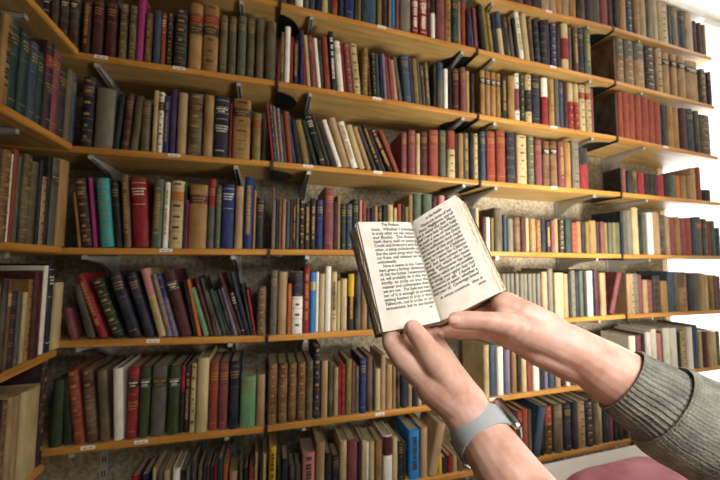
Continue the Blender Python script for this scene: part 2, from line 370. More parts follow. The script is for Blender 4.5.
BOOKS = """
#-1.2
493 501 -42 D;501 508 -42 B;508 516 -40 D;516 524 -40 B;524 532 -38 M;532 541 -38 C;541 549 -35 t;549 556 -35 t;556 563 -34 A;563 570 -33 t;570 577 -32 A;577 585 -35 D;585 593 -33 m;593 601 -33 D;601 608 -32 z;608 612.5 -30 M
#-1.3
614.5 620 -24 K;620 627 -14 A.t;627 632 -12 S.m;632 634.5 -12 N;634.5 640 -9 A.m;640.5 647 -7 t.t;647 653 -4 o;653 659 -2 t.x;659.5 669 5 I.m;669 672.5 6 D;672.5 679 8 o.t;679 681 11 M;681 686 12 E.t;686 693.5 13 t;694 698 22 M;698.5 702.5 24 M;703 706.5 26 y
#0.1
288 294 -52 C;294.5 303 -50 W;304 309 -48 G;309.5 315 -48 S;316 321 -48 N;321.5 328 -46 I;328 331 -46 E;331 337.5 -46 r;338 343.5 -44 N;344 354 -42 U.t;355 358 -40 D;358 361 -38 y;361.5 376 -36 S;377 382 -34 y;382.5 387 -30 M;388 391.5 -28 g;392 395 -26 u;395.5 399.5 -24 z;400 411 -20 g.w;411.5 418.5 -2 R.w.V;419 427.5 -1 R.w.V;427.7 430.5 -3 M.t;431 435.5 -4 W.xK;436 444.5 -14 z.t;445 451.5 -4 A.m;452 458 -2 E.t;458.5 461 2 t;461.5 466 2 r;467.5 471 9 K;471 475 11 P 467;475.5 479 8 z 472.5
#0.2
482 486 4 K 478;486.2 490 6 y.t 481;490.3 494.5 13 y.v 485.5;494.8 499 15 N 490.5;499.5 505 12 I.xS 494.5;505.5 508.3 18 K 501;508.5 511.8 17 D.t 503.5;512 515.5 17 D 507;516 519.5 18 K 512;520 525 13 W.v 514;526 531 14 I 521;531.5 535 18 B.t 528;535.5 540.5 20 N.b 532.5;541 547.5 21 N.b 539;547.7 550.5 24 D;551 556.5 24 U.m;557 561.5 27 K;562 569 25 I.qR;569.5 573 28 B;574 578.5 28 B.v;579 584.5 29 N.t;585.5 592 30 s.v
#0.3
615.6 617 38 c;617.2 625 39 c.m.xG;626 635 42 c.m.xG;636 646 44 T.m.xG;647 656 48 C.m;657 663 50 t.m;664 671 54 A.b.lK;672 678 56 A.b.lK;679 686.5 58 A.b.lK;687.5 700 62 A.b.lK;701 707 70 D.m;708.5 712.5 73 M.t
#1.0
39 47 -14 K.w;48 56 -13 D;57 66 -10 D.b.lK 60;67 76 -8 D.b.lK 70.5;80 88 -2 M.t.v 81.5;90.5 101 0 M.t 93;104 114.5 2 M.t 106;117.5 125.5 4 o.lN.m 120.5;127.5 134.5 6 o.lN.m 130;135 142 -4 H 138;143 150.5 12.5 B.b.v;152 159.5 11 S 154;159.5 164 13 r.w 161;165.5 171 12 C.m;173 186 10 N.b.m 174.5;187.5 201 5 A.lR.lN 189.5;201.5 217 5.5 A.lR.lN.m 204.5;218.3 226 15 o.t;227 235 16 o.t;236.5 245 16 G.t;246 253.5 18.5 o.t;255 263 19 o;264.5 275 22 o 267
#1.1
276 279.3 36 R 280.3;280 283.5 32 s.v 283.5;284 289.5 27 W 287;289.8 292.5 37 R 293;293 298 40 N.v;299.3 303 31 U 298;303.2 306.5 30 R 300.5;307 311 35 I 303.5;311.5 317 36 z.t 307;317.5 321.5 38 W 313;321.7 324.5 40 D 318;325 331 37 r 321;331.7 337 32 N.V 328;337.3 344.2 42 W.t 333;344.5 347 43 R 340.5;347.5 353.3 44 z.m 343;353.7 361.5 44.5 I.m 349;362 367.7 48 y.m 363;369 372.3 56 M.t 366;373 376.7 53 F.m 371;377 380.3 54 S 375;381 384 55 N 379;384.2 387.5 54 l 381;388 390.8 57 r 384;391 393.8 58 z 387.5;394 398.5 60 k.v 390;399 403 57 G 392.5;403.5 412 56 S.t 399.5;412.2 414.8 58 P 408;415 420 59 y.b 411.5;420.5 423 60 G 416.5;423.3 426.5 65 D.t 420;427 431 62 o.v 424;433.5 437 64 K;437.3 443.5 63 G.xS;444 448.3 69 W 443;450 452.5 70 K;452.7 459 69 M.t;460.5 466.2 68 z.t;466.5 470.3 71 t.v;471 474.5 74 K
#1.2
480.5 485.5 71 A.lK.b;486 491 72 A.lK.b;491.5 496.5 73 A.lK.b;497 501.5 74 A.lK.b;502.5 507.5 77 C.v;508 515 77 A.t;515.5 520.3 74 W.m.qz;520.8 525 75 F.m;525.5 532 76 I.m.qK;533 541 77 N.t;542 548.5 79 R.xW;549 555 80 A.v;555.3 559.7 81 G;560 564 83 S.t;564.5 568.7 84 M;569.2 574.5 84 R.xI.m;574.8 579.5 85 R.xI.m;580.5 586.5 86 I.m.lR;586.8 592 87 I.m.lR;592.3 595 89 z
#1.3
617.6 619 92 D 614.6;619.2 624 92 r 616;624.3 629.8 93.5 r;630.3 636.5 95 r;637 643.2 97 r;643.7 650 98 r;650.5 655.8 101 r;656 662 103 r;662.5 668 106 N;668.8 674.2 107 A;674.7 680.5 108 A;681.2 687.5 109 M;688 695 110 E.t;695.5 700 112 D;701 711.5 116 D.b.m
#2.0
78.5 91 77 N.t.m 83.5;92.5 112 89 g 98.5;112.7 118 94 F 120;120.2 127.7 94 M.b.t 127;129 137 96 o 136;139 148 101 o.t 144;150.5 155.7 90 I.t 152.5;156.3 161.5 92 W.lN.m 158.5;162 167.5 96 U.v 164;168 174.3 89 P 169.7;175.5 185.3 93 t 177.7;186.5 201.2 94 o.b.lM.m 188.5;202 212.2 96 T.t 203.5;212.7 227.7 97 N.w.lC 215;228.2 231 103 R 230.5;231.5 249.5 100 A.lN.b.m 234;251.5 260.3 113.5 y.b.lR 254;260.8 265 118 K 262.5
#2.1
271.7 274.2 102 R 265.7;274.4 277.2 104 S.m 269;277.4 280.5 106 g.v 272;280.7 284.2 108 l.v 276;284.5 287.5 114 B 280;288 293 112 r 283;293.2 296.7 112 S 286;297 302.5 121 N 290.5;303.2 310 121 y.t 294.5;310.3 313 122 D 300;313.2 318 121 F 301.5;320 327 115 K.w 304;327.3 331.2 115 D 311;331.5 337 119 C 315;337.3 342.7 121 W 321.5;343.2 351 119 t 328;351.5 358.5 123 W.v 337.5;359.5 366 126 I 346;367 372 128 t 352.5;374 378 128 D 358;378.5 383 126 K.v 361.5;383.3 386.5 128 m 366.5;389 394.5 130 K.v.m 370.5;395.5 400.5 131 r 378.5;401.3 407 133 z.t;407.7 415.5 131 z.t;416 420 134 I.t;420.5 427.7 132 M.t;429 438.8 130.5 r.t;439.5 446.3 131 G.t;447.5 455.5 131.5 I.xr.m;456 458 134 K;458.3 463.7 134 T.t;464.2 469.3 133.5 G.v;470 474.2 133 K;474.7 478.7 134 I.m
#2.2
481 486.2 132 S.t;487 496 132 r.t;496.7 506 131.5 r.t;507.2 516.3 133 N.b;517.5 527.7 136 I.m.b;528.5 535 137 s.b.m;536 543 140 z.t;543.5 550.3 142 c.lK.b;551 558.2 142 c.lK.b;559 565.2 143 z.v;565.7 572.2 143 A.t;572.6 580 141 g.m;580.6 589 149 R.xC
#2.3
621.8 623.4 168 K;623.6 627 168 z.t;627.5 632.5 171 C;633 637.5 171 D.t;638.5 644.7 173 R;645.2 649.5 174 K;650 654 174 K;654.4 658.2 174.5 K;658.6 665 175.5 R;665.7 671.7 174 C;672 676.8 175 s;677.2 681 176 O;681.7 687 176 T.b;687.3 692.3 176 T.b;692.6 697 168 t;697.4 702.3 167.5 r;702.8 711 190 K
#3.0
77 80.5 192 A 71.8;81 92 179 m.t.m 73.8;92.5 96.5 178 H 87;100 113.5 179 Q.b.m 95;115 122 180 K.t 110;123.5 131 175 c.v 120.5;132.5 149 179 R.t.w 129.5;150.5 161 179 s.v;161.7 167.3 182 W.v;168.2 181.8 181 I.lO.m;182 184.3 184 F;184.5 186.7 200 H;187 206 185 A.b.lM;206.7 213.2 179 G.xR.t;214 219.5 186 s.t;220 233 184.5 U.w;233.8 242 186.5 t;242.6 251.8 177 U.v 244;252.2 254.8 190 A;255.3 262.7 198 N.t
#3.1
271 273 187 z;272.8 274.6 201 h;275 277.7 199 N;278 280.7 200 z.t;281.2 285.2 199 T;285.7 289.2 202 S;289.5 292.2 199 M;292.5 295.2 200 K.v;295.6 298.6 198 G.t;299 304 199 K.m;304.5 309.7 203 C.v;310.2 315.2 198.5 m.v;315.8 322.7 200 U.t;323.2 333.2 188 z.t;333.6 336.6 202 m;337 340.3 195 T;340.7 345.7 204 F.t;346.2 352.2 204 S.t;352.7 358.4 199 F.t;359 362 200 k;362.3 366 201 r;366.5 370 208 m;370.5 374 208 K;374.3 377.7 206 T;378 382 207 C.t;383 387 205 K;387.3 393.2 205 I.t;394 397 208 I.v;397.4 401.7 204 r;402 404.6 205 K;405 408.5 207 y;409 413.3 195 T;413.8 422 194 s.xs;422.8 432.2 194.5 s;433 438 197 M;438.5 445 196 k.t;446 452 198 K;453 460 200 G;461 469 202 B;470.3 476.2 209 E;476.5 480 208 I
#3.2
482.5 486.7 217 M;487 490.8 217.5 W;491.2 494.3 218 y;494.7 503 208 o;504.3 507.3 215 S;508 514 219 g;514.6 521 218 c.b;521.5 526.8 217.5 M;527 530 218 I;530.5 537 219 T.m;537.4 542 220 A.m;542.4 547 219 N;547.3 551.3 222 K.v;551.6 555.2 221 z;555.6 559.3 219 t.v;560 565 220 C.m;565.4 571.2 220 E;571.5 577 223 r.b;577.3 582 222 T;582.4 586 222 K;586.2 590 222 y;590.3 597.4 221 A;597.7 601 222 C;601.3 604.7 222 z;605 608.5 223 y;608.8 612.5 223 s;612.8 616.5 223 y;616.8 621 223 s
#3.3
622.8 624.4 211 N;624.6 628.3 211 G;628.6 633.3 211 g;633.7 639.5 208 I;640 644 214 K;644.3 648 214 s;648.5 654.2 213 W;654.5 660.2 213 t;660.6 667 215 D.b;667.3 671 216 t;671.3 676.2 217 z;676.6 681.2 217 A;681.6 686.5 218 z;686.8 692.6 218 r;693 697 218 S;697.4 703.5 217 G.lO;703.8 708.4 219 D.t;708.7 712 221 r;712.4 717 221 s;717.3 722 228 S
#4.0
69 77 310 z 62;86.5 95.5 287 D 72;99 108 276 R.v 74.7;112.5 124.5 281 F.m 90.5;129 141.5 275 N.t 108;144.5 155 274 N.t 125;158 166.2 270 I.xk.v 139.8;167 172.5 275 l.v 151;172.8 178.3 275 l.xU.m 155.5;180 192 272 M.lC 162.5;193.5 197 281 K 182;197.2 201.3 280 O 186;203.5 209.5 289 h 189.3;209.8 214 278 M 193.5;214.3 217.5 279 D 200;217.8 222 292 o 204;222.5 227 290 E 208.5;227.2 230 292 F 213;230.3 233.5 290 D 217;233.8 238 288 l 220.5;238.2 241.8 274 M 217.5;242.2 245.8 292 K.w 229.3;246 250.5 273 N 229;250.8 253.3 285 F 241;253.6 256 290 R 246;256.3 265.3 287 B.m
#4.1
269 276.5 270 G.t;277 286.3 272 t;286.7 290.6 284 O.t;291 302.3 272 W.xN.m;302.7 309 267.5 R.v;309.6 314.8 272.5 u.lI;315.2 318.3 272 W;318.7 324.3 274 I;324.7 330.7 266.5 W;331 336.7 272 I.n;337 340.2 281 I;340.7 347 279 I;348 354 274 K.xY.v;354.5 360.7 272 D;361.2 367.5 275 T;368 373 278 D;373.5 379.5 274 I;380 386 276 c;386.5 392 272 S
#4.2
483 490 276 r;490.5 498 274 C;498.4 502.6 274 g;502.8 507 274 g;507.2 511.4 274 g;511.6 515.8 274 g;516 520.2 274 g;520.4 524.6 274 g;524.8 529 274 g;529.2 533.3 274 g;533.5 537.6 274 g;537.8 541.8 274 g;542.3 548.6 272 t;549 554.2 269 g;555 564.3 273 I;564.7 569.5 274 t;570 572 272 K;572.3 577 271 g.m;577.4 580.4 272 N;580.8 585 271 s;585.3 587.3 272 K;587.6 593 271 W;593.2 595.3 271 U;595.6 600 270 M;600.6 606.5 273 t;609.5 614 274 z 617.5
#4.3
628 631.3 274 t;631.7 636 274 t.m;636.3 640.3 274 g.m;640.7 643.7 275 z;644.2 648.8 280 t.b;649.2 653.5 280 z.b;654.5 661.7 276 C.b;662.2 669 281 A.b;669.5 674.5 272 S;675 679 273 G;679.4 688 272 A.m.xc;688.5 692.7 273 N;693.2 700.5 275 G;701 705.5 273 t;706 709.5 274 I;710 714.2 275 A;714.5 718 275 G;718.3 722 276 z
#5.0
48 60.5 380 f 50;62 71.5 378 F 60;73.5 84.7 371 r.b.m 66.5;86.3 98 370 B.b.m 80.5;99.5 110 371 o 96;113 123 369 W 112.3;124.7 136 368 R.lK.t;136.7 147.5 367.5 f.lC;148.5 164 366.5 G.lF;165.5 177.5 367 f.lC;178 182.2 366 K.xR;182.7 187.7 366.5 m.v;188.5 194.2 364 I.t.m;194.8 206.7 358 I 197;207.5 216.7 364 r.t;217.3 226.7 363.5 z.t;228 237.7 361.5 N.t;239 255 376 h.t;255.6 264 375 t
#5.1
267 276.3 364 c.b.m;277 286.5 363.5 c.b.m;287.2 296 363 c.b.m;296.6 305 362 c.b.m;305.8 312.5 361 o.b;313.2 320 347 N.m;320.5 327.3 361 t.v;328 332.5 362 o;333.5 338.3 368 t;338.5 340.7 365 R;341 345.3 365 R.b;345.7 351.5 360 y;351.8 354.8 362 z;355.2 359 367 s;359.6 366 358 U.t;367 372.8 356 B;373 375 360 K;375.4 380.8 369 I;381.2 386 355 t;386.6 392.7 365 t.v;393 396 366 T;396.4 400 366 D;401 408 375 N;408.7 412.5 376 t;412.8 418 375 N;418.5 422 376 I;422.5 426 374 S
#5.2
484 489.7 345 I;490.2 495.7 345 S;498 504.3 347 W;506 511.2 350 l;512.3 517.5 348 T;518.2 522 350 K;522.3 527.6 350 I;528 532 350 r;533.3 540 348 W.xs;540.4 544 350 N;544.5 548.4 348 l;549.2 555.4 350 S;556 561.4 350 t;562 566.3 350 M;566.8 571 350 W;571.5 578 350 G
#5.3
631 637.5 336 W;638 643 335 z;643.5 646.5 334 C;647 652 332 W;653 657.7 329 W;658 662.2 333 k;662.5 664.3 332 K;664.7 671 328 W;671.3 678 328 W;678.4 682 332 K;682.5 687.7 331 I.m;688.2 693.7 327 W;694 699.7 325 S;700 703 331 I;703.3 708.3 331 M;708.6 712.8 330 t;713.2 717.2 331 I;717.5 722 331 G
#6.0
128 136 478 R;138 146 476 N;149.5 153 470 I;155 160 474 G;161 167 472 I;170 178 470 W;178.5 183.3 471 m;184 187.6 469 s;189 194 462 D;196 200 468 o;201.3 204.3 470 E;204.6 208 467 M;208.4 212 468 N;212.4 215.3 466 R;216 221.3 460 E;221.7 226.2 465 O;228 236 472 t;238 241 462 G;243 246.5 470 C;248 252.8 468 r;253.5 256.5 453 t;258 261 462 K;261.5 265 455 I
#6.1
268 275 447 Y.n;276 280 466 F;281 287.5 460 N;288.5 294 466 D;294.5 300 465 D;301.5 314.5 453 k.n;315.3 324.5 442 t.t;325.3 331.3 454 C;332 338.8 456 N.t;339.3 346.5 441 I;347 357 440 z;358 361 443 N;361.5 366 441 I;366.2 369 443 W;369.4 374.5 442 I;375.5 382 440 T;383 392.5 436 W.xM;393 397.8 438 I;398.4 403 442 N.t;403.4 406 443 C;409 419.8 430 u.n;420.4 427.4 427 t;428 437 424 t 437;439 442.5 455 Y;443 447.5 458 N;448 453 456 R;453.5 458 455 t;458.5 464 455 c;465 472 452 T;473 480 455 D
#6.2
485 491 430 B;491.5 497 430 A;498 504 425 C;505 511 416 C;512 517 413 S;517.6 522.7 411 r.t;523.3 528.7 409 r;529.2 532.5 410 o;533 540 407 S 538.5;541 545 407 K;546.3 553.5 406 B.m.xr;554.6 563.5 404 o.t;565 572.4 403 N.t;573 578.2 402 N;578.6 585.6 401 t.m;586.2 593.6 400 N.m;594.5 599.6 402 o;600 603.7 402 t;604 606.3 402 N;606.6 610.2 402 E;610.6 614 402 z;614.4 618 402 N;618.5 624 402 m;624.5 630 403 C
#L2
-14 -4 15 m 0;-3 6 17 A.n 5;6.3 15 24 E.t 13.5;15.5 23.5 34 E.t 25;24 27 45 N 32;27.5 35 45 S.t 34;35.5 41 55 E.t 41.5;41.5 48.5 45 m.lR.t 49;49 56 53 z.t 56;56.5 63.5 71 C.t 62.5;64 69.5 73 o 71;70 74.3 74 S.t 74.5
#L3
-13 -9 152 c.m -6;-8 -4 154 r 0;-3.5 5.5 151 c.b.m 4;6 9.3 155 W 14;9.6 13.5 151 r 17.7;14 17.5 157 s 21.5;19 26.5 155 o.m.b 24.5;27 34.7 162 o.b 32;35 38 161 N 41;38.4 43 177 t.m 43;43.4 47.3 157 K 49;47.7 54.5 160 G.lN 54.5;55 64.5 162 A 62.5
#L4
-9 -4 285 c.m;-3.5 3 279 D;3.2 8.2 280 c.lI;8.7 14.5 294 m.b;15 20 292 G;20.5 24 293 I;24.5 28.7 280 A.m;29.2 36.5 272 M;37 40 271 z;40.4 44.2 266 W;44.6 50 264 N.w;51 58.7 283 I
#L5
-30 -18 412 D;-17 -4 407 m;-3 2 405 c.m;2.5 9 400 t;9.5 16 398 t;17 36 391 I;37.5 42.5 359 m.m
"""  # thin dark-brown volume before the brick-red set is side shade made a book
# ------------------------------------------------------------------ books
def patch(b, t, bulge, z0, z1, f0, f1, proud, mat, n=6):
    """curved strip hugging the rounded spine between heights z0..z1, from f0 to f1 of its width"""
    def pt(f, p):
        a = PI * f; return (-(t / 2 + p) * math.cos(a), -(bulge + p) * math.sin(a))
    vs, fs = [], []
    for i in range(n + 1):
        f = f0 + (f1 - f0) * i / n
        xo, yo = pt(f, proud); xi, yi = pt(f, -.0003)
        vs += [(xo, yo, z0), (xo, yo, z1), (xi, yi, z0), (xi, yi, z1)]
    for i in range(n):
        k = 4 * i
        fs += [(k, k + 4, k + 5, k + 1), (k + 1, k + 5, k + 7, k + 3), (k + 2, k + 6, k + 4, k)]
    fs += [(0, 1, 3, 2), (4 * n + 2, 4 * n + 3, 4 * n + 1, 4 * n)]
    b.add(vs, fs, mat)

def letters(b, t, bulge, z, hgt, rng, mat, f0=.2, f1=.8):
    f = f0 + rng.random() * .08
    while f < f1 - .05:
        w = rng.uniform(.05, .13); g = min(f + w, f1)
        patch(b, t, bulge, z, z + hgt * rng.uniform(.75, 1), f, g, .0005, mat, 2)
        f = g + rng.uniform(.015, .04)

def book_parts(t, h, d, col, styles, rng):
    c = min(.0028, t * .16); bulge = min(t * .32, .011); base = BM[col]
    b = MB()
    out = [(-t / 2, d), (-t / 2, 0)] + [(-(t / 2) * math.cos(PI * i / 8), -bulge * math.sin(PI * i / 8)) for i in range(1, 8)] + [(t / 2, 0), (t / 2, d)]
    inn = [(t / 2 - c, d), (t / 2 - c, c * .6), (-t / 2 + c, c * .6), (-t / 2 + c, d)]
    b.prism(out + inn, 0, h, base)
    for f in range(len(b.f)): pass
    labels = []
    st = list(styles)
    zt = .80
    gm = gold if 'w' not in st and 'V' not in st else ivory
    if 'n' in st: gm = inkblk
    lettered = any(s in st for s in 'twvVn')
    for s in st:
        if s[0] == 'x' and len(s) > 1: patch(b, t, bulge, h * .6, h - .0004, 0, 1, .0004, BM[s[1]], 8)
        if s[0] == 'q': patch(b, t, bulge, h * .22, h * .68, 0, 1, .0004, BM[s[1]], 8)
    if 'b' in st:
        for k in range(5):
            z = h * (.13 + .185 * k)
            patch(b, t, bulge, z - .0018, z + .0018, 0, 1, .0013, base, 8)
            patch(b, t, bulge, z + .0026, z + .0034, .03, .97, .0004, gold, 6)
            patch(b, t, bulge, z - .0034, z - .0026, .03, .97, .0004, gold, 6)
    if 'm' in st:
        for k in range(6):
            z = h * (.07 + .16 * k + rng.uniform(0, .02))
            if rng.random() < .8: patch(b, t, bulge, z, z + .0012, .05, .95, .0004, gold if col not in 'IWtgA' else BM['B'], 6)
            f = rng.uniform(.3, .42); patch(b, t, bulge, z + h * .05, z + h * .085, f, 1 - f, .0004, gold if col not in 'IWtgA' else BM['B'], 3)
    nl = 0
    for s in st:
        if s[0] == 'l' and len(s) > 1:
            zz = h * (.70 - .17 * nl); hh = h * .14; nl += 1
            q = MB(); patch(q, t, bulge, zz, zz + hh, .01, .99, .0007, BM[s[1]], 8)
            for dz in (.004, hh - .005): patch(q, t, bulge, zz + dz, zz + dz + .0009, .04, .96, .001, gold if s[1] != 'C' else ivory, 6)
            letters(q, t, bulge + .0006, zz + hh * .55, hh * .16, rng, gold if s[1] not in 'CK' else ivory)
            letters(q, t, bulge + .0006, zz + hh * .28, hh * .13, rng, gold if s[1] not in 'CK' else ivory, .3, .7)
            labels.append((q, s[1]))
    if ('t' in st or 'w' in st) and t > .004:
        z1 = h * (.84 if not nl else .5)
        for k in range(3):
            letters(b, t, bulge, z1 - k * .0095, .0042, rng, gm, .14 + .05 * k, .86 - .05 * k)
        patch(b, t, bulge, h * .93, h * .93 + .0011, .06, .94, .0004, gm, 6)
        patch(b, t, bulge, h * .62, h * .62 + .001, .2, .8, .0004, gm, 4)
        if rng.random() < .6: letters(b, t, bulge, h * .1, .003, rng, gm, .25, .75)
    if 'v' in st or 'V' in st or 'n' in st:
        z = h * .2
        while z < h * .88:
            w = rng.uniform(.003, .009)
            patch(b, t, bulge, z, z + w, .36 + rng.uniform(-.02, .02), .64, .0004, gm, 2)
            z += w + rng.uniform(.0012, .004)
            if rng.random() < .12: z += .01
    pg = MB(); pg.box((-t / 2 + c, c * .6, .0022), (t / 2 - c, d - .004, h - .0035), page_m)
    return b, pg, labels

def parse():
    rows = {}; cur = None
    for ln in BOOKS.strip().splitlines():
        if ln.startswith('#'): cur = ln[1:]; rows[cur] = []
        else:
            for e in ln.split(';'):
                p = e.split()
                if len(p) >= 4: rows[cur].append(p)
    return rows

items = []
for key, lst in parse().items():
    side = key[0] == 'L'
    if side: row = int(key[1:]); bay = -1
    else: row, bay = (int(x) for x in key.split('.'))
    seq = []
    for p in lst:
        u0, u1, yt = float(p[0]), float(p[1]), float(p[2]); st = p[3].split('.'); col = st[0]; st = st[1:]
        xt = float(p[4]) if len(p) > 4 else None
        if side:
            XP = X0 - .008
            yA, zA, yB, zB = lboards[row]
            a = on_x(u0, ledge_v(row, u0), XP).y; c_ = on_x(u1, ledge_v(row, u1), XP).y
            zs = zA + (zB - zA) * ((a + c_) / 2 - yA) / (yB - yA)
            if xt is None: xt = u0 + 1
            # top of the spine on the same vertical line as its foot
            um = (u0 + u1) / 2 + (xt - u0)
            top = on_x(um, yt, XP)
            h = top.z - zs; lean = 0
            s0, s1 = a, c_
        else:
            YP = D + .010
            A, B = boards[(row, bay)]
            a = on_y(u0, edge_v(row, u0), YP); c_ = on_y(u1, edge_v(row, u1), YP)
            zs = A.z + (B.z - A.z) * ((a.x + c_.x) / 2 - A.x) / (B.x - A.x)
            um = (u0 + u1) / 2 + ((xt - u0) if xt is not None else 0)
            top = on_y(um, yt, YP)
            h = top.z - zs; s0, s1 = a.x, c_.x
            lean = math.atan2(top.x - (s0 + s1) / 2, h) if xt is not None else 0
            if abs(lean) < math.radians(2.6): lean = 0
            h = h / math.cos(lean)
        seq.append(dict(s0=s0, s1=s1, z=zs, h=h, lean=lean, col=col, st=st, px=(u0, u1, yt), row=row, bay=bay, side=side, key=key))
    for i, q in enumerate(seq):
        q['prev'] = seq[i - 1] if i else None; q['next'] = seq[i + 1] if i + 1 < len(seq) else None; q['idx'] = i; q['n'] = len(seq)
        items.append(q)

def hidden(u, v):
    # roughly behind the held book, hands and sleeve
    if 355 < u < 500 and 225 < v < 335 and u > 352 + (v - 225) * .25: return True
    if u > 395 and v > 335 and u < 395 + (v - 335) * 1.1 + 60 and u > 385 + (v - 335) * .45: return True
    if u > 480 and 290 + (u - 500) * .45 < v < 345 + (u - 500) * .6: return True
    if u > 640 and v > 360: return True
    return False
for q in items:
    u0, u1, yt = q['px']; vb = ledge_v(q['row'], u0) if q['side'] else edge_v(q['row'], u0)
    u0c, u1c = max(u0, 0), min(u1, 720); v0, v1 = max(yt, 0), min(vb, 480)
    if q['side'] and u1 < 12: u0c, u1c = 0, 10
    um = (u0 + u1) / 2
    vis = sum(not hidden(um, v0 + (v1 - v0) * k / 6) for k in range(7)) / 7
    q['area'] = max(0, u1c - u0c) * max(0, v1 - v0) * vis
items.sort(key=lambda q: -q['area'])
NBIG = 300
big, small = items[:NBIG], [q for q in items[NBIG:]]
for q in big: q['big'] = 1

def place(q):
    """matrix of the book: spine foot centre"""
    t = abs(q['s1'] - q['s0']) * math.cos(q['lean']) * .965
    if q['side']:
        return t, Matrix.Translation((X0 - .010 - q['jit'], (q['s0'] + q['s1']) / 2, q['z'] + .0006)) @ Matrix.Rotation(PI / 2, 4, 'Z')
    L = q['lean']; x = (q['s0'] + q['s1']) / 2
    # foot corner that touches the shelf
    corner = -t / 2 if L < 0 else t / 2
    T = Matrix.Translation((x, D + .012 + q['jit'], q['z'] + .0006))
    if L: T = T @ Matrix.Translation((corner / math.cos(L), 0, 0)) @ Matrix.Rotation(L, 4, 'Y') @ Matrix.Translation((-corner, 0, 0))
    return t, T

FEAT = {'b': 'raised bands', 't': 'gold title', 'w': 'white title', 'v': 'gold lettering down the spine', 'V': 'white lettering down the spine', 'n': 'dark lettering down the spine', 'm': 'patterned spine'}
def where(q):
    return ('%s side wall shelf' % ORD[q['row'] - 1]) if q['side'] else '%s %s shelf' % (BAY[q['bay']].replace(' bay', '-bay') if 0 else BAY[q['bay']], ORD[q['row'] - FIRST[q['bay']]])
def looks(q, n=2):
    col = PAL[q['col']][0]; f = []
    for s in q['st']:
        if s[0] == 'l' and len(s) > 1: f.append(PAL[s[1]][0] + ' label')
        elif s[0] == 'x' and len(s) > 1: f.append(PAL[s[1]][0] + ' top')
        elif s[0] == 'q' and len(s) > 1: f.append(PAL[s[1]][0] + ' middle')
        elif s in 'wVnv' : f.append({'w': 'white title', 'V': 'white lettering', 'n': 'dark lettering', 'v': 'gilt lettering'}[s])
        elif s == 'b': f.append('raised bands')
        elif s == 't': f.append('gold title')
        elif s == 'm': f.append('patterned spine')
    return col, list(dict.fromkeys(f))[:n]
def size_word(q):
    t = abs(q['s1'] - q['s0'])
    if q['lean'] < -.1: return 'leaning'
    if q['lean'] > .1: return 'right-leaning'
    if t > .048: return 'fat'
    if t > .038: return 'thick'
    if t < .014: return 'thin'
    if q['h'] > .235: return 'tall'
    if q['h'] < .15: return 'short'
    return 'upright'
def neigh(q, pos):
    p, n = q['prev'], q['next']
    a = PAL[p['col']][0] if p else None; b_ = PAL[n['col']][0] if n else None
    if a and b_: return 'between %s and %s' % (a, b_) if a != b_ else 'between two %s' % a
    if b_: return 'leftmost, beside %s' % b_
    return 'rightmost, beside %s' % a
used = {}
def make_labels(L):
    for q in L:
        col, f = looks(q)
        q['lab1'] = '%s %s book%s, %s, %s' % (size_word(q), col, (' with ' + f[0]) if f else '', neigh(q, 0), where(q))
    cnt = {}
    for q in L: cnt.setdefault(q['lab1'], []).append(q)
    for lab, qs in cnt.items():
        if len(qs) == 1: qs[0]['label'] = lab; continue
        qs.sort(key=lambda q: q['idx'])
        for i, q in enumerate(qs):
            side = ['leftmost', 'second', 'third', 'fourth', 'fifth', 'sixth', 'seventh', 'eighth', 'ninth'][i] if i < len(qs) - 1 or len(qs) < 2 else 'rightmost'
            if len(qs) == 2: side = ['left', 'right'][i]
            col, f = looks(q, 1)
            q['label'] = '%s of %s %s books%s, %s, %s' % (side, ['', '', 'two', 'three', 'four', 'five', 'six', 'seven', 'eight', 'nine'][len(qs)], col, (' with ' + f[0]) if f else '', neigh(q, 0) if len(qs) < 3 else 'in a row', where(q))
make_labels(big)
for q in big:
    w = q['label'].split()
    if len(w) > 16: print('LONG', q['label']); q['label'] = q['label'].replace(' upright', '').replace('upright ', '').replace(' lettering', ' text').replace('with ', '', 1) 
for q in big + small:
    rng = random.Random(hash((q['key'], q['idx'], 3)) if 0 else sum(ord(ch) for ch in q['key']) * 1000 + q['idx'])
    q['rng'] = rng; q['jit'] = rng.uniform(0, .006)
for q in big:
    t, T = place(q); rng = q['rng']; h = q['h']
    d = min(max(h * .68, .09), .185)
    root = empty('book', (0, 0, 0)); root.matrix_world = T
    b, pg, labels = book_parts(t, h, d, q['col'], q['st'], rng)
    b.build('cover', root); pg.build('pages', root)
    for lq, lc in labels:
        o = lq.build('title_label', root); o['label'] = '%s title label' % PAL[lc][0]
    tag(root, q['label'], 'book', 'books on the ' + where(q))
# the many slim books left, too small in the photo to tell their parts
sm = MB()
for q in small:
    t, T = place(q); h = q['h']; d = min(max(h * .68, .08), .185)
    b, pg, labels = book_parts(t, h, d, q['col'], [s for s in q['st']], q['rng'])
    for src in [b, pg] + [l for l, _ in labels]:
        k = len(sm.v); mm = [sm.m(x) for x in src.mats]
        sm.v += [tuple(T @ Vector(p)) for p in src.v]; sm.f += [tuple(k + j for j in f) for f in src.f]; sm.mi += [mm[i] for i in src.mi]
o = sm.build('slim_books'); tag(o, 'the many slim books filling the rest of the shelves', 'books', kind='stuff')
